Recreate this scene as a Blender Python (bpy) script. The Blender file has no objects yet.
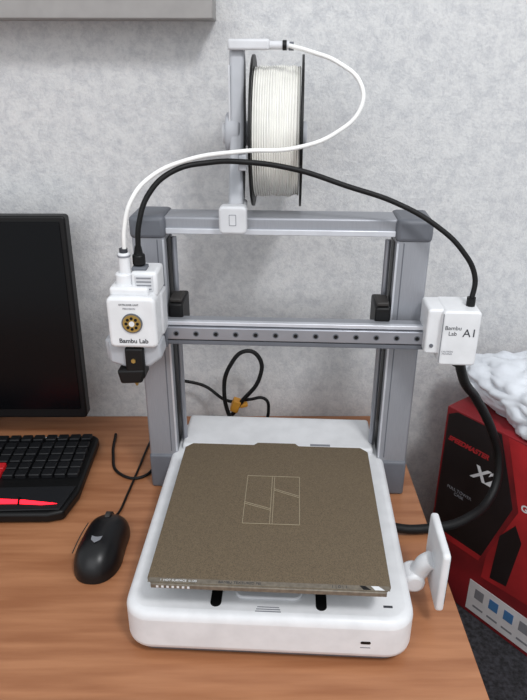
import bpy, bmesh, math, random
from mathutils import Vector, Matrix, noise
random.seed(4)
S=bpy.context.scene
C=S.collection
S.view_settings.view_transform='Standard'

def lin(c):
    return tuple(((x/255)/12.92 if x/255<=0.04045 else ((x/255+0.055)/1.055)**2.4) for x in c)+(1,)
def mat(name,col,rough=.5,metal=0,var=0,vs=40,bump=0,bs=200,emit=None,es=0,col2=None,stretch=None,detail=4,coat=0,spec=.5):
    m=bpy.data.materials.new(name); m.use_nodes=True
    nt=m.node_tree; b=nt.nodes['Principled BSDF']
    b.inputs['Base Color'].default_value=lin(col)
    b.inputs['Roughness'].default_value=rough
    b.inputs['Metallic'].default_value=metal
    b.inputs['Coat Weight'].default_value=coat
    b.inputs['Specular IOR Level'].default_value=spec
    tc=nt.nodes.new('ShaderNodeTexCoord')
    src=tc.outputs['Object']
    if stretch:
        mp=nt.nodes.new('ShaderNodeMapping'); mp.inputs['Scale'].default_value=stretch
        nt.links.new(src,mp.inputs['Vector']); src=mp.outputs['Vector']
    n=nt.nodes.new('ShaderNodeTexNoise'); n.inputs['Scale'].default_value=vs; n.inputs['Detail'].default_value=detail
    nt.links.new(src,n.inputs['Vector'])
    r=nt.nodes.new('ShaderNodeValToRGB')
    k=max(var,0.02)
    if col2 is None:
        a=lin([max(0,x*(1-k)) for x in col]); c=lin([min(255,x*(1+k)) for x in col])
    else: a=lin(col); c=lin(col2)
    r.color_ramp.elements[0].position=.35; r.color_ramp.elements[1].position=.65
    r.color_ramp.elements[0].color=a; r.color_ramp.elements[1].color=c
    nt.links.new(n.outputs['Fac'],r.inputs['Fac']); nt.links.new(r.outputs['Color'],b.inputs['Base Color'])
    if bump:
        n2=nt.nodes.new('ShaderNodeTexNoise'); n2.inputs['Scale'].default_value=bs; n2.inputs['Detail'].default_value=4
        nt.links.new(src,n2.inputs['Vector'])
        bp=nt.nodes.new('ShaderNodeBump'); bp.inputs['Strength'].default_value=bump; bp.inputs['Distance'].default_value=.002
        nt.links.new(n2.outputs['Fac'],bp.inputs['Height']); nt.links.new(bp.outputs['Normal'],b.inputs['Normal'])
    if emit:
        b.inputs['Emission Color'].default_value=lin(emit); b.inputs['Emission Strength'].default_value=es
    return m

M={}
M['white']=mat('white_plastic',(222,223,225),.38)
M['white2']=mat('soft_white_plastic',(204,205,208),.45)
M['grey']=mat('grey_plastic',(172,174,179),.45)
M['dgrey']=mat('dark_grey_plastic',(98,101,108),.5)
M['alu']=mat('anodised_aluminium',(152,154,160),.42,.35,var=.02,vs=60,stretch=(30,30,1))
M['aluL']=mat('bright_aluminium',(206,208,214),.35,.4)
M['steel']=mat('rail_steel',(156,158,165),.35,.6)
M['black']=mat('black_plastic',(12,12,13),.45,spec=.3)
M['rubber']=mat('black_cable_rubber',(12,12,13),.5,bump=.3,bs=600,spec=.3)
M['screen']=mat('monitor_glass',(4,5,8),.25,spec=.2)
M['bed']=mat('heatbed_dark',(45,42,40),.6)
M['pei']=mat('textured_pei_bronze',(90,77,60),.5,.2,var=.3,vs=1000,bump=.4,bs=1400,col2=(119,104,82),detail=2)
M['peiedge']=mat('plate_label_strip',(118,110,98),.45,.3,var=.08,vs=200)
M['line']=mat('etched_line',(166,154,130),.5,.1)
M['gold']=mat('gold_badge',(180,150,85),.3,.7)
M['ptfe']=mat('ptfe_tube',(236,236,234),.35)
M['fil']=mat('white_filament',(230,229,223),.45)
M['text']=mat('printed_text',(50,52,58),.6)
M['ftext']=mat('faint_text',(130,132,138),.6)
M['wtext']=mat('white_print',(215,216,218),.6)
M['red']=mat('red_print',(158,34,38),.55,var=.15,vs=9)
M['dred']=mat('dark_red_print',(118,24,30),.55,var=.2,vs=10)
M['bblack']=mat('black_print',(22,19,21),.5,var=.2,vs=12)
M['blue']=mat('blue_print',(70,120,170),.5)
M['orange']=mat('orange_clip',(214,150,50),.5)
M['redled']=mat('red_led',(255,40,50),.4,emit=(255,24,40),es=3.5)
M['redkey']=mat('red_keycap',(150,26,32),.45,emit=(200,20,25),es=.25)

# ---------- helpers
def finish(o,m,parent=None,smooth=True,keep=None):
    C.objects.link(o)
    if m: o.data.materials.append(m)
    if parent:
        o.parent=parent
        if keep is not None: o.matrix_parent_inverse=keep.inverted()
    if smooth:
        for p in o.data.polygons: p.use_smooth=True
        try: o.data.set_sharp_from_angle(angle=math.radians(35))
        except Exception: pass
    return o
def bev(o,w,seg=3):
    b=o.modifiers.new('b','BEVEL'); b.width=w; b.segments=seg; b.limit_method='ANGLE'; b.angle_limit=math.radians(35)
def prism(name,poly,z0,z1,m,parent=None,loc=(0,0,0),rot=(0,0,0),bw=0,seg=3,keep=None):
    me=bpy.data.meshes.new(name); bm=bmesh.new()
    lo=[bm.verts.new((x,y,z0)) for x,y in poly]; hi=[bm.verts.new((x,y,z1)) for x,y in poly]
    n=len(poly)
    bm.faces.new(hi); bm.faces.new(lo[::-1])
    for i in range(n): bm.faces.new((lo[i],lo[(i+1)%n],hi[(i+1)%n],hi[i]))
    bmesh.ops.recalc_face_normals(bm,faces=bm.faces)
    bm.to_mesh(me); bm.free()
    o=bpy.data.objects.new(name,me); o.location=loc; o.rotation_euler=rot
    finish(o,m,parent,True,keep)
    if bw: bev(o,bw,seg)
    return o
def rr(w,d,r,seg=8):
    pts=[]
    r=min(r,w/2-1e-5,d/2-1e-5)
    for cx,cy,a0 in ((w/2-r,d/2-r,0),(-w/2+r,d/2-r,90),(-w/2+r,-d/2+r,180),(w/2-r,-d/2+r,270)):
        for i in range(seg+1):
            a=math.radians(a0+90*i/seg); pts.append((cx+r*math.cos(a),cy+r*math.sin(a)))
    return pts
def slab(name,w,d,h,r,loc,m,parent=None,rot=(0,0,0),bw=.002,keep=None,seg=3):
    return prism(name,rr(w,d,r),-h/2,h/2,m,parent,loc,rot,bw,seg,keep)
def box(name,x0,x1,y0,y1,z0,z1,m,parent=None,bw=.0015,rot=(0,0,0),keep=None):
    w,d,h=x1-x0,y1-y0,z1-z0
    return prism(name,[(w/2,d/2),(-w/2,d/2),(-w/2,-d/2),(w/2,-d/2)],-h/2,h/2,m,parent,((x0+x1)/2,(y0+y1)/2,(z0+z1)/2),rot,bw,3,keep)
def panel(name,x0,x1,y0,y1,z0,z1,r,m,parent=None,bw=.002):
    w,h,d=x1-x0,z1-z0,y1-y0
    return prism(name,rr(w,h,r),-d/2,d/2,m,parent,((x0+x1)/2,(y0+y1)/2,(z0+z1)/2),(math.radians(90),0,0),bw)
def cyl(name,r,h,loc,m,parent=None,rot=(0,0,0),r2=None,seg=32,bw=0,keep=None):
    me=bpy.data.meshes.new(name); bm=bmesh.new()
    bmesh.ops.create_cone(bm,cap_ends=True,segments=seg,radius1=r,radius2=r if r2 is None else r2,depth=h)
    bm.to_mesh(me); bm.free()
    o=bpy.data.objects.new(name,me); o.location=loc; o.rotation_euler=rot
    finish(o,m,parent,True,keep)
    if bw: bev(o,bw,2)
    return o
AX=(0,math.radians(90),0); AY=(math.radians(90),0,0)
def tube(name,pts,r,m,parent=None,keep=None):
    cu=bpy.data.curves.new(name,'CURVE'); cu.dimensions='3D'; cu.bevel_depth=r; cu.bevel_resolution=4; cu.use_fill_caps=True; cu.resolution_u=14
    sp=cu.splines.new('BEZIER'); sp.bezier_points.add(len(pts)-1)
    for b,p in zip(sp.bezier_points,pts):
        b.co=p; b.handle_left_type='AUTO'; b.handle_right_type='AUTO'
    t=bpy.data.objects.new('tmp',cu); C.objects.link(t)
    bpy.context.view_layer.update()
    me=bpy.data.meshes.new_from_object(t.evaluated_get(bpy.context.evaluated_depsgraph_get()))
    bpy.data.objects.remove(t)
    me.materials.clear()
    o=bpy.data.objects.new(name,me)
    return finish(o,m,parent,True,keep)
def text(name,s,size,loc,rot,m,parent=None,keep=None,bold=0,shear=0):
    cu=bpy.data.curves.new(name,'FONT'); cu.body=s; cu.size=size; cu.extrude=.0001; cu.align_x='CENTER'; cu.align_y='CENTER'; cu.offset=bold; cu.shear=shear
    t=bpy.data.objects.new('tmp',cu); C.objects.link(t)
    bpy.context.view_layer.update()
    me=bpy.data.meshes.new_from_object(t.evaluated_get(bpy.context.evaluated_depsgraph_get()))
    bpy.data.objects.remove(t); me.materials.clear()
    o=bpy.data.objects.new(name,me); o.location=loc; o.rotation_euler=rot
    return finish(o,m,parent,False,keep)
def empty(name,loc=(0,0,0),rz=0,parent=None):
    e=bpy.data.objects.new(name,None); e.location=loc; e.rotation_euler=(0,0,rz); e.empty_display_size=.05; C.objects.link(e)
    if parent: e.parent=parent
    return e

# ---------- camera
cam=bpy.data.cameras.new('camera'); co=bpy.data.objects.new('camera',cam); C.objects.link(co)
cam.sensor_fit='VERTICAL'; cam.sensor_height=24; cam.lens=640/700*24; cam.clip_start=.02
co.matrix_world=Matrix.Translation((0,0,.615))@Matrix.Rotation(math.radians(-.3),4,'Z')@Matrix.Rotation(math.radians(65),4,'X')@Matrix.Rotation(math.radians(.1),4,'Z')
S.camera=co

# ---------- room
WY=1.03
def wallmat():
    m=mat('wallpaper',(196,195,196),.8,var=.0)
    nt=m.node_tree; b=nt.nodes['Principled BSDF']
    r=[n for n in nt.nodes if n.type=='VALTORGB'][0]; n=[n for n in nt.nodes if n.type=='TEX_NOISE'][0]
    n.inputs['Scale'].default_value=60; n.inputs['Detail'].default_value=12; n.inputs['Roughness'].default_value=.85
    n.inputs['Distortion'].default_value=.3
    r.color_ramp.elements[0].position=.40; r.color_ramp.elements[1].position=.56
    r.color_ramp.elements[0].color=lin((188,189,192)); r.color_ramp.elements[1].color=lin((212,212,212))
    n3=nt.nodes.new('ShaderNodeTexNoise'); n3.inputs['Scale'].default_value=230; n3.inputs['Detail'].default_value=6
    tc=[q for q in nt.nodes if q.type=='TEX_COORD'][0]
    nt.links.new(tc.outputs['Object'],n3.inputs['Vector'])
    ad=nt.nodes.new('ShaderNodeMath'); ad.operation='ADD'
    nt.links.new(n.outputs['Fac'],ad.inputs[0]); nt.links.new(n3.outputs['Fac'],ad.inputs[1])
    bp=nt.nodes.new('ShaderNodeBump'); bp.inputs['Strength'].default_value=.6; bp.inputs['Distance'].default_value=.0018
    nt.links.new(ad.outputs[0],bp.inputs['Height']); nt.links.new(bp.outputs['Normal'],b.inputs['Normal'])
    return m
box('wall_back',-1.6,1.6,WY,WY+.08,-.75,1.9,wallmat(),bw=0)
box('floor',-1.6,1.6,-1.6,WY+.08,-.80,-.75,mat('floor_laminate',(95,85,78),.6,var=.2,vs=8),bw=0)

sh=empty('wall_shelf')
shm=mat('shelf_board',(146,143,141),.6,var=.03,vs=30)
box('board',-1.3,-.063,WY-.072,WY-.001,.654,.70,shm,sh,bw=.002)
box('bracket_1',-.35,-.33,WY-.06,WY-.001,.70,.76,shm,sh)
box('bracket_2',-1.1,-1.08,WY-.06,WY-.001,.70,.76,shm,sh)

# desk
dk=empty('desk')
wood=mat('desk_wood',(150,97,64),.38,col2=(174,120,84),vs=6,stretch=(1.0,12,12),detail=9,bump=.04,bs=60)
box('desktop',-1.3,.24,.12,WY-.002,-.025,0,wood,dk,bw=.001)
box('side_panel_1',.21,.232,.2,WY-.03,-.75,-.025,wood,dk)
box('side_panel_2',-1.28,-1.258,.2,WY-.03,-.75,-.025,wood,dk)
box('back_panel',-1.258,.21,.95,.968,-.5,-.025,wood,dk)

# ---------- printer
O=(.0245,.805,0); RZ=math.radians(-3.2)
P=empty('desktop_3d_printer',O,RZ)
K=Matrix.Translation(O)@Matrix.Rotation(RZ,4,'Z')
W_,G_,B_=M['white'],M['grey'],M['black']
slab('base_body',.320,.402,.056,.030,(0,-.105,.036),W_,P,bw=.010,seg=4)
slab('base_skirt',.306,.387,.010,.026,(0,-.105,.007),M['dgrey'],P)
for i,(x,y) in enumerate(((-.13,-.27),(.13,-.27),(-.13,.07),(.13,.07))):
    cyl('foot_%d'%i,.012,.004,(x,y,.002),B_,P)
box('rear_housing',-.145,.145,.01,.098,.06,.074,W_,P,bw=.005)
box('rear_mark',.050,.080,.014,.019,.0735,.0743,M['ftext'],P,bw=0)
for i,x in enumerate((-.058,.058)):
    slab('guide_slot_%d'%i,.012,.27,.0012,.006,(x,-.157,.0640),B_,P,bw=0)
    cyl('guide_rod_%d'%i,.004,.20,(x,-.140,.070),M['steel'],P,(math.radians(90),0,0))
slab('slot_cover',.075,.24,.004,.01,(0,-.160,.0655),M['white2'],P)
box('bed_carriage',-.085,.085,-.25,-.08,.074,.092,M['bed'],P)
slab('heatbed',.250,.252,.011,.008,(0,-.166,.0975),M['bed'],P)
pl=[(-.1290,-.296),(-.123,-.3025),(.123,-.3025),(.1290,-.296),(.1285,-.046),(.119,-.036),(.032,-.036),(.027,-.030),(-.027,-.030),(-.032,-.036),(-.119,-.036),(-.1285,-.046)]
prism('build_plate',pl,.103,.1065,M['pei'],P,bw=.0006,seg=1)
box('plate_label_strip',-.1275,.1275,-.3020,-.2955,.1064,.1067,M['peiedge'],P,bw=0)
box('plate_front_lip',-.124,.124,-.3045,-.3020,.1005,.1062,M['peiedge'],P,bw=.0008)
text('plate_text_1','BAMBU TEXTURED PEI',.0045,(-.03,-.2988,.1068),(0,0,0),M['text'],P)
text('plate_text_2','!  HOT SURFACE  0-120',.0038,(-.095,-.2988,.1068),(0,0,0),M['wtext'],P)
text('plate_text_3','1 | 0 | 1',.0055,(.075,-.2988,.1068),(0,0,0),M['text'],P)
prism('plate_corner_mark',[(.100,-.3015),(.108,-.3015),(.102,-.296),(.096,-.296)],.1066,.1068,B_,P)
prism('plate_corner_mark_2',[(.112,-.3015),(.122,-.3015),(.116,-.296),(.108,-.296)],.1066,.1068,M['wtext'],P)
for i in range(7):
    box('plate_icon_%d'%i,-.118+i*.0055,-.1155+i*.0055,-.3050,-.3045,.102,.1045,M['wtext'],P,bw=0)
def ln(name,a,b,w=.0006):
    a=Vector(a);b=Vector(b);d=(b-a);L=d.length
    o=box(name,-L/2,L/2,-w/2,w/2,0,.0003,M['line'],P,bw=0)
    o.location=((a.x+b.x)/2,(a.y+b.y)/2,.1067); o.rotation_euler=(0,0,math.atan2(d.y,d.x)); return o
cx,cy,w,h=-.001,-.157,.068,.094
x0,x1,y0,y1=cx-w/2,cx+w/2,cy-h/2,cy+h/2
g=.0015
segs=[((x0,y0),(x0,y1)),((x1,y0),(x1,y1)),((x0,y0),(x1,y0)),((x0,y1),(x1,y1)),((cx-g,y0),(cx-g,y1)),((cx+g,y0),(cx+g,y1)),
 ((x0,cy-.007),(cx-g,cy-.019)),((cx+g,cy+.021),(x1,cy+.007)),((x0,cy-.010),(cx-g,cy-.022)),((cx+g,cy+.018),(x1,cy+.004))]
for i,(a,b) in enumerate(segs): ln('plate_logo_line_%d'%i,a,b)
for i in range(3): box('base_text_%d'%i,-.014+i*.001,.014-i*.001,-.2965+i*.003,-.2953+i*.003,.064,.0643,M['ftext'],P,bw=0)
box('base_front_caption',.101,.112,-.3062,-.305,.027,.0282,M['ftext'],P,bw=0)
panel('base_front_port',.101,.112,-.3064,-.304,.033,.0368,.0018,B_,P,bw=0)
box('base_top_mark',.126,.136,-.284,-.281,.064,.0643,M['text'],P,bw=0)

# gantry
for s,n in ((-1,'left'),(1,'right')):
    xc=s*.1715
    box('post_'+n,xc-.0215,xc+.0215,.002,.060,.05,.40,M['alu'],P,bw=.003)
    box('post_foot_'+n,xc-.0222,xc+.0222,-.001,.066,0,.060,M['dgrey'],P,bw=.004)
    box('post_cap_'+n,xc-.0235,xc+.0235,-.001,.063,.394,.424,M['dgrey'],P,bw=.006)
    xi=xc-s*.0208
    box('post_groove_'+n,xi-.0012,xi+.0012,.016,.044,.07,.39,B_,P,bw=0)
    box('post_strip_'+n,xc-s*.020-.0012,xc-s*.020+.0012,.0005,.004,.066,.393,M['aluL'],P,bw=0)
    box('post_seam_'+n,xc-s*.012-.0006,xc-s*.012+.0006,.0014,.003,.066,.393,M['dgrey'],P,bw=0)
    cyl('lead_screw_'+n,.004,.32,(s*.143,.030,.23),M['steel'],P)
    box('z_slider_'+n,s*.1375-.010,s*.1375+.010,-.016,.040,.272,.311,B_,P,bw=.003)
    box('z_slider_lid_'+n,s*.1375-.008,s*.1375+.008,-.012,.020,.311,.317,M['bed'],P,bw=.002)
box('top_beam',-.150,.150,.006,.052,.400,.4225,M['alu'],P,bw=.003)
box('top_beam_lip',-.148,.148,.003,.008,.4005,.408,M['aluL'],P,bw=.001)
# x axis
box('x_beam',-.205,.212,-.028,-.008,.262,.292,M['alu'],P,bw=.002)
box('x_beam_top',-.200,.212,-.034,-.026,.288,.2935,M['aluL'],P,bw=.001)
box('x_rail',-.200,.212,-.038,-.028,.269,.287,M['steel'],P,bw=.0015)
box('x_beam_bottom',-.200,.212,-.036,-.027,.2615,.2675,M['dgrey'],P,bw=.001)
for i in range(15):
    x=-.186+i*.0262
    cyl('rail_hole_%d'%i,.0026,.002,(x,-.0378,.278),B_,P,AY,seg=16)
    cyl('rail_hole_rim_%d'%i,.0040,.0014,(x,-.0377,.278),M['dgrey'],P,AY,seg=16)
# x motor housing
panel('motor_housing',.205,.252,-.062,-.006,.252,.326,.005,W_,P,bw=.003)
panel('motor_housing_step',.188,.212,-.054,-.006,.264,.325,.004,W_,P,bw=.003)
box('motor_housing_seam',.2055,.2062,-.0624,-.05,.256,.322,M['ftext'],P,bw=0)
text('housing_text_1','A1',.015,(.240,-.0623,.297),AY,M['text'],P)
text('housing_text_2','Bambu\nLab',.0075,(.219,-.0623,.300),AY,M['text'],P)
text('housing_text_3','CAUTION\nMOVING',.0032,(.215,-.0623,.270),AY,M['ftext'],P)
cyl('housing_screw',.0025,.002,(.196,-.0542,.276),M['dgrey'],P,AY,seg=16)
cyl('cable_gland',.0055,.012,(.242,-.040,.331),B_,P)
cyl('cable_gland_2',.009,.012,(.238,-.040,.249),B_,P)

# tool head
H=empty('tool_head',(-.0035,0,0),0,P)
panel('head_cover',-.203,-.143,-.093,-.052,.281,.347,.007,W_,H,bw=.004)
box('head_side',-.206,-.141,-.060,-.030,.285,.342,M['white2'],H,bw=.003)
box('head_upper',-.200,-.152,-.085,-.048,.345,.357,W_,H,bw=.004)
box('head_upper_right',-.174,-.142,-.076,-.034,.343,.374,W_,H,bw=.004)
box('head_vent',-.169,-.147,-.0775,-.0755,.350,.370,M['white2'],H,bw=.001)
for i in range(4): box('head_vent_slit_%d'%i,-.167,-.149,-.0782,-.0772,.3525+i*.0046,.354+i*.0046,M['ftext'],H,bw=0)
cyl('tube_coupler_base',.0105,.018,(-.184,-.068,.362),W_,H,bw=.002)
cyl('tube_coupler',.0072,.030,(-.182,-.068,.381),W_,H,bw=.002)
cyl('tube_coupler_ring',.0078,.002,(-.182,-.068,.392),M['ftext'],H)
cyl('tube_coupler_collet',.005,.006,(-.182,-.068,.398),M['text'],H)
box('cable_plug_base',-.174,-.156,-.070,-.052,.373,.378,M['dgrey'],H)
cyl('cable_plug',.0078,.014,(-.166,-.060,.385),B_,H,bw=.002)
cyl('cable_plug_neck',.006,.012,(-.166,-.060,.396),B_,H,r2=.004)
cyl('badge_ring',.0128,.003,(-.1725,-.0932,.3145),M['dgrey'],H,AY)
cyl('badge_disc',.0112,.004,(-.1725,-.0935,.3145),M['gold'],H,AY)
for i in range(8):
    a=i*math.pi/4
    cyl('badge_hole_%d'%i,.0019,.001,(-.1725+.0070*math.cos(a),-.0957,.3145+.0070*math.sin(a)),B_,H,AY,seg=12)
cyl('badge_core',.0034,.0015,(-.1725,-.0958,.3145),W_,H,AY,seg=20)
text('head_text','Bambu Lab',.0082,(-.1725,-.0933,.2905),AY,M['text'],H,bold=.00015)
text('head_text_2','EXTRUDER UNIT',.0032,(-.175,-.0933,.338),AY,M['text'],H)
text('head_text_3','PRECISION',.0032,(-.175,-.0933,.333),AY,M['ftext'],H)
prism('fan_duct',[(-.034,.016),(.032,.016),(.034,-.004),(.018,-.017),(-.012,-.019),(-.034,-.012)],-.017,.017,G_,H,(-.175,-.066,.2670),AY,bw=.004)
prism('duct_wing',[(-.012,.018),(.010,.018),(.012,-.004),(.004,-.014),(-.010,-.012)],-.015,.015,G_,H,(-.203,-.062,.267),AY,bw=.004)
box('hotend_block',-.187,-.163,-.090,-.064,.236,.2785,B_,H,bw=.003)
prism('hotend_skirt',[(-.020,.009),(.016,.011),(.012,-.008),(-.016,-.010)],-.011,.011,B_,H,(-.179,-.080,.2385),AY,bw=.003)
cyl('hotend_gem',.003,.002,(-.176,-.0910,.262),M['gold'],H,AY,seg=6)
cyl('nozzle',.0015,.008,(-.177,-.080,.226),M['gold'],H,r2=.004,seg=16)
box('head_rear_plate',-.206,-.142,-.040,-.027,.258,.300,M['dgrey'],H,bw=.002)

# spool holder
panel('holder_mount',-.076,-.041,-.016,.003,.406,.441,.006,M['white2'],P,bw=.003)
panel('holder_mount_mark',-.063,-.054,-.0164,-.0155,.417,.431,.001,M['ftext'],P,bw=0)
panel('holder_mount_mark_2',-.0622,-.0548,-.0167,-.016,.4178,.4302,.001,M['white2'],P,bw=0)
box('holder_saddle',-.070,-.045,-.004,.056,.4225,.436,M['white2'],P,bw=.003)
prism('holder_arm',[(0.0,.425),(.05,.425),(.070,.475),(.088,.52),(.088,.60),(.078,.628),(.060,.628),(.052,.60),(.050,.53),(.025,.475)],-.009,.009,M['grey'],P,(-.057,0,0),(math.radians(90),0,math.radians(90)),bw=.004)
box('holder_arm_rib',-.0675,-.065,.050,.082,.50,.60,M['white2'],P,bw=.001)
cyl('holder_hub',.026,.020,(-.063,.070,.518),M['grey'],P,AX,bw=.003)
cyl('holder_hub_cap',.013,.006,(-.075,.070,.518),M['white2'],P,AX,bw=.002)
cyl('holder_axle',.016,.085,(-.010,.098,.515),M['grey'],P,AX,bw=.002)
box('holder_guide',-.067,-.016,.046,.062,.6165,.629,M['white2'],P,bw=.003)
cyl('guide_sleeve',.0048,.026,(-.005,.054,.622),M['white2'],P,AX,bw=.001)
cyl('guide_ring',.0058,.005,(.002,.054,.622),B_,P,AX)
cyl('guide_tip',.005,.006,(.010,.054,.621),M['dgrey'],P,AX)
box('cable_clip',-.050,-.040,-.022,.02,.485,.505,M['grey'],P,bw=.002)
box('cable_clip_arm',-.052,-.044,.010,.036,.480,.492,M['grey'],P,bw=.002)

tube('filament_tube',[(-.1635,.7465,.394),(-.1600,.745,.428),(-.1495,.747,.459),(-.130,.76,.481),(-.0863,.775,.4995),(-.022,.785,.508),(.0438,.795,.511),(.0911,.80,.528),(.1185,.805,.555),(.118,.81,.580),(.0923,.825,.603),(.0603,.84,.615),(.035,.855,.6215)],.0026,M['ptfe'],P,K)
tube('signal_cable',[(-.1480,.752,.394),(-.1440,.752,.4300),(-.131,.76,.4635),(-.104,.77,.4868),(-.0577,.782,.4960),(-.0222,.782,.4965),(.0439,.79,.4860),(.1046,.785,.4677),(.1657,.78,.4482),(.2149,.77,.4225),(.2478,.762,.3939),(.2662,.757,.3618),(.2640,.751,.332)],.0033,M['rubber'],P,K)
tube('motor_cable',[(.260,.750,.247),(.273,.757,.215),(.298,.775,.181),(.334,.785,.119),(.352,.785,.065),(.342,.765,.024),(.2927,.725,.010),(.236,.708,.0085),(.19,.705,.012),(.168,.705,.022)],.0066,M['rubber'],P,K)

# touchscreen + neck
tube('screen_neck',[(.150,-.210,.035),(.168,-.208,.034),(.178,-.210,.048),(.184,-.214,.066),(.190,-.216,.072)],.0110,W_,P)
cyl('screen_neck_hinge',.013,.03,(.172,-.208,.038),W_,P,(math.radians(90),0,0),bw=.004)
R3=Matrix(((0,0,1),(1,0,0),(0,1,0))).to_euler()
slab('touch_screen_shell',.078,.084,.009,.006,(.196,-.215,.070),W_,P,bw=.003,rot=R3)
slab('touch_screen_glass',.070,.072,.001,.003,(.2009,-.215,.072),M['screen'],P,bw=0,rot=R3)

# ---------- spool
SP=empty('filament_spool',(O[0],O[1],0),RZ)
sx,sy,sz=-.0065,.098,.516
def ring(name,ro,ri,x0,x1,m,par,seg=64):
    me=bpy.data.meshes.new(name); bm=bmesh.new(); V=[]
    for i in range(seg):
        a=2*math.pi*i/seg; c,s_=math.cos(a),math.sin(a)
        V.append([bm.verts.new((x,r*c,r*s_)) for x,r in ((x0,ro),(x1,ro),(x1,ri),(x0,ri))])
    for i in range(seg):
        A=V[i];B=V[(i+1)%seg]
        for j in range(4): bm.faces.new((A[j],A[(j+1)%4],B[(j+1)%4],B[j]))
    bmesh.ops.recalc_face_normals(bm,faces=bm.faces)
    bm.to_mesh(me); bm.free()
    o=bpy.data.objects.new(name,me); o.location=(sx,sy,sz); return finish(o,m,par)
ring('flange_left',.096,.027,-.0335,-.0305,B_,SP); ring('flange_right',.096,.027,.0305,.0335,B_,SP)
ring('hub',.030,.026,-.031,.031,B_,SP)
me=bpy.data.meshes.new('filament'); bm=bmesh.new(); V=[]; NX=80; NS=128
for i in range(NS):
    a=2*math.pi*i/NS; row=[]
    for j in range(NX+1):
        x=-.0303+.0606*j/NX
        r=.082+.0008*math.sin(j*math.pi/2)+.0030*noise.noise(Vector((x*110+a*.6,a*1.6,0)))
        if j==0 or j==NX: r=.03
        row.append(bm.verts.new((x,r*math.cos(a),r*math.sin(a))))
    V.append(row)
for i in range(NS):
    for j in range(NX):
        bm.faces.new((V[i][j],V[i][j+1],V[(i+1)%NS][j+1],V[(i+1)%NS][j]))
bmesh.ops.recalc_face_normals(bm,faces=bm.faces); bm.to_mesh(me); bm.free()
o=bpy.data.objects.new('wound_filament',me); o.location=(sx,sy,sz); finish(o,M['fil'],SP)

# ---------- monitor
MO=empty('computer_monitor',(-.600,.962,0),0)
tl=math.radians(-3)
prism('monitor_body',rr(.61,.342,.006),-.012,.012,B_,MO,(0,0,.219),(math.radians(90)+tl,0,0),.003)
prism('monitor_panel',rr(.592,.315,.002),-.0005,.0005,M['screen'],MO,(0,-.0132,.224),(math.radians(90)+tl,0,0),0)
prism('monitor_rear_bulge',rr(.30,.20,.03),-.010,.010,B_,MO,(0,.020,.220),(math.radians(90)+tl,0,0),.008)
box('monitor_stand_neck',-.03,.03,.012,.030,.004,.22,B_,MO,bw=.004)
slab('monitor_stand_foot',.24,.08,.008,.03,(0,.022,.004),B_,MO)

# ---------- keyboard
KB=empty('computer_keyboard',(-.498,.833,0),math.radians(2.0))
kp=[(-.225,.095),(.218,.095),(.226,.085),(.224,-.060),(.212,-.106),(.190,-.112),(.120,-.110),(-.120,-.110),(-.205,-.108),(-.224,-.055),(-.226,.085)]
prism('keyboard_case',kp,.002,.018,B_,KB,bw=.004)
prism('wrist_rest',[(-.215,-.050),(.218,-.050),(.206,-.104),(-.200,-.104)],.018,.0205,mat('wrist_rest_plastic',(24,25,28),.55,spec=.3),KB,bw=.001)
key=mat('keycaps',(18,19,22),.5,spec=.35)
pit=.0190
for r in range(6):
    y=.080-r*pit-(.004 if r>0 else 0)
    for c in range(22):
        x=-.207+c*.0197
        gap=.0015 if c<15 else (.005 if c<18 else .009)
        m=key
        if (r,c) in ((4,14),(4,15),(5,13),(5,14),(5,15)): m=M['redkey']
        prism('key_%d_%d'%(r,c),rr(.0168,.0160,.002,3),0,.008,m,KB,(x-.002+gap*.3,y,.0175),(0,0,0),.0012,1)
for s,n in ((1,'right'),(-1,'left')):
    pts=[(s*.060,-.078),(s*.110,-.078),(s*.150,-.082),(s*.200,-.092),(s*.178,-.094),(s*.140,-.090),(s*.060,-.088)]
    prism('led_strip_'+n,pts,.0203,.0212,M['redled'],KB)
    for q in range(3):
        xs=s*(.080+q*.03); prism('led_rib_%s_%d'%(n,q),[(xs,-.076),(xs+.003,-.076),(xs+.006,-.092),(xs+.003,-.092)],.0203,.0222,B_,KB)
box('status_light',.12,.16,.088,.090,.018,.0188,M['wtext'],KB,bw=0)

# ---------- mouse
MS=empty('computer_mouse',(-.213,.674,0),math.radians(-3))
me=bpy.data.meshes.new('mouse_shell'); bm=bmesh.new()
bmesh.ops.create_uvsphere(bm,u_segments=48,v_segments=32,radius=1)
sg=lambda q,p: math.copysign(abs(q)**p,q)
for v in bm.verts:
    x,y,z=v.co
    L=.062; t=y
    wd=.0330*(1-.10*math.exp(-((t-.05)/.35)**2))*(1+.04*(-t))
    X=sg(x,.85)*wd; Y=sg(y,.82)*L
    Z=sg(z,.9)*.039*(1-.18*t-.12*t*t) if z>0 else 0
    v.co=(X,Y,max(Z,0)+.001)
bmesh.ops.remove_doubles(bm,verts=bm.verts,dist=1e-5)
bm.to_mesh(me); bm.free()
msh=mat('mouse_black',(14,14,16),.35,spec=.4)
o=bpy.data.objects.new('mouse_shell',me); finish(o,msh,MS)
tube('button_seam',[(0,.059,.012),(0,.052,.0235),(0,.040,.0298),(0,.022,.0345),(0,.008,.0372)],.0009,M['bed'],MS)
cyl('scroll_wheel',.010,.007,(0,.034,.0265),M['bed'],MS,AX,bw=.001)
tube('side_seam_1',[(-.031,-.03,.022),(-.0295,0,.024),(-.028,.03,.021)],.0007,M['bed'],MS)
prism('mouse_emblem',[(0,-.008),(.006,-.002),(.007,.006),(.003,.004),(0,.009),(-.003,.004),(-.007,.006),(-.006,-.002)],0,.0006,M['ftext'],MS,(0,-.022,.0400),(math.radians(-4),0,0))
tube('mouse_cable',[(0,.058,.010),(.002,.075,.004),(.004,.12,.003),(.006,.18,.003),(.008,.26,.003),(.012,.30,.003)],.0018,M['rubber'],MS)

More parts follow.
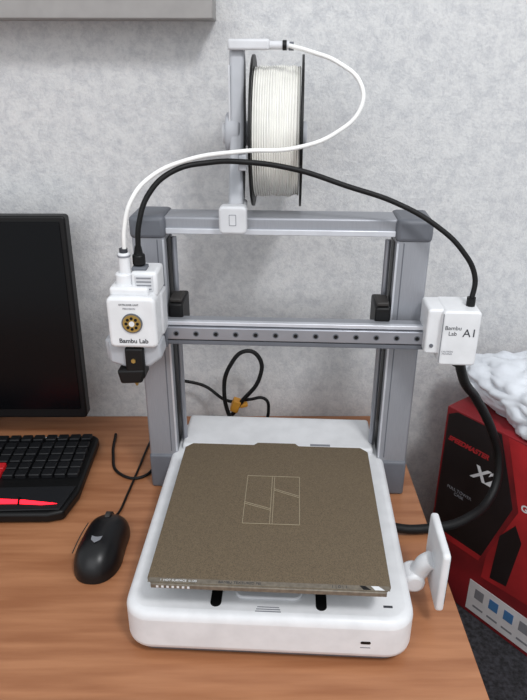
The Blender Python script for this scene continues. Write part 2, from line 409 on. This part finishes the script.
# ---------- cables behind printer
cb=empty('power_cables')
tube('power_cord',[(-.030,.930,.010),(-.0477,.945,.035),(-.0615,.955,.087),(-.050,.955,.142),(-.022,.955,.168),(-.002,.955,.155),(-.002,.955,.117),(-.032,.960,.070),(-.06,.965,.03),(-.10,.975,.006),(-.14,.985,.006)],.0036,M['rubber'],cb)
tube('usb_cord',[(-.140,1.000,.09),(-.10,.995,.082),(-.055,.975,.062),(-.02,.97,.068),(.008,.968,.070),(.014,.965,.05),(.0,.955,.006)],.0028,M['rubber'],cb)
box('orange_tie',-.050,-.036,.955,.972,.050,.072,M['orange'],cb,bw=.002,rot=(0,math.radians(20),0))
box('orange_tie_tail',-.036,-.022,.958,.968,.058,.065,M['orange'],cb,bw=.002,rot=(0,math.radians(-15),0))
tube('desk_cable',[(-.255,.96,.004),(-.247,.90,.003),(-.225,.845,.003),(-.19,.835,.003),(-.172,.89,.003),(-.18,.96,.003)],.0024,M['rubber'])

# ---------- bench + product box + bag
BN=empty('upholstered_bench')
fab=mat('dark_fabric',(40,40,44),.9,var=.4,vs=160,bump=.8,bs=260)
BT=-.270
box('bench_cushion',.262,.95,.25,WY-.005,BT-.08,BT,fab,BN,bw=.015)
box('bench_frame',.275,.94,.27,WY-.01,-.75,BT-.08,M['bblack'],BN,bw=.003)
ang=math.atan2(-.8,.6)
BX=empty('product_box',(.302,.895,BT+.0005),ang)
Lb,Db,Hb=.34,.19,.368
box('carton',0,Lb,0,Db,0,Hb,M['dred'],BX,bw=.001)
def face(name,poly,m,off=.0004):
    return prism(name,poly,0,off,m,BX,(0,0,0),AY)
face('art_black',[(.004,.12),(.004,.355),(.02,.365),(.10,.365),(.140,.25),(.100,.12)],M['bblack'],.0004)
face('art_red',[(.112,.365),(.338,.365),(.338,.11),(.11,.09),(.112,.14),(.150,.25)],M['red'],.0004)
face('art_tower_image',[(.125,.10),(.155,.105),(.165,.20),(.150,.225),(.128,.19)],M['bblack'],.0006)
face('art_tower_image_2',[(.215,.13),(.300,.13),(.300,.335),(.215,.335)],M['bblack'],.0006)
face('art_white',[(.092,.008),(.338,.008),(.338,.072),(.092,.072)],M['wtext'],.0005)
face('art_stripe',[(.004,.118),(.100,.118),(.103,.130),(.004,.130)],M['red'],.0005)
for i in range(6):
    face('art_icon_%d'%i,[(.105+i*.028,.040),(.122+i*.028,.040),(.122+i*.028,.060),(.105+i*.028,.060)],M['blue'] if i%3 else M['ftext'],.0008)
    face('art_caption_%d'%i,[(.105+i*.028,.020),(.125+i*.028,.020),(.125+i*.028,.024),(.105+i*.028,.024)],M['ftext'],.0008)
text('box_text_1','SPEEDMASTER',.0120,(.048,-.0008,.314),AY,M['red'],BX,bold=.0005,shear=.3)
text('box_text_2','X2',.036,(.083,-.0008,.278),AY,M['wtext'],BX,bold=.001,shear=.3)
text('box_text_3','Genius',.016,(.175,-.0008,.262),AY,M['wtext'],BX,bold=.0005)
text('box_text_4','FULL TOWER\nCASE',.008,(.045,-.0008,.22),AY,M['ftext'],BX)
me=bpy.data.meshes.new('bag'); bm=bmesh.new()
bmesh.ops.create_icosphere(bm,subdivisions=6,radius=1)
for v in bm.verts:
    p=v.co.copy()
    f=1+.30*noise.noise(p*1.4+Vector((3,1,2)))+.26*abs(noise.noise(p*2.4))+.10*abs(noise.noise(p*5.0))
    v.co=Vector((p.x*.125*f,p.y*.080*f,max(p.z*.058*f,-.024)+.025))
bm.to_mesh(me); bm.free()
pm=mat('plastic_film',(220,224,230),.35,var=.03)
bag=bpy.data.objects.new('plastic_bag',me); bag.location=(.452,.848,BT+Hb+.0012); bag.rotation_euler=(0,0,ang); finish(bag,pm)

# ---------- lights
def area(name,loc,tgt,size,power,col):
    l=bpy.data.lights.new(name,'AREA'); l.size=size; l.energy=power; l.color=col
    o=bpy.data.objects.new(name,l); C.objects.link(o); o.location=loc
    o.rotation_euler=(Vector(tgt)-Vector(loc)).to_track_quat('-Z','Y').to_euler()
area('ceiling_light',(.55,-.35,1.75),(0,.8,.1),.30,18,(.99,.99,1))
area('room_light',(-.7,-1.2,1.6),(-.1,.7,.1),1.6,14,(.95,.97,1))
w=bpy.data.worlds.new('w'); S.world=w; w.use_nodes=True
w.node_tree.nodes['Background'].inputs[0].default_value=(.93,.965,1,1)
w.node_tree.nodes['Background'].inputs[1].default_value=.76
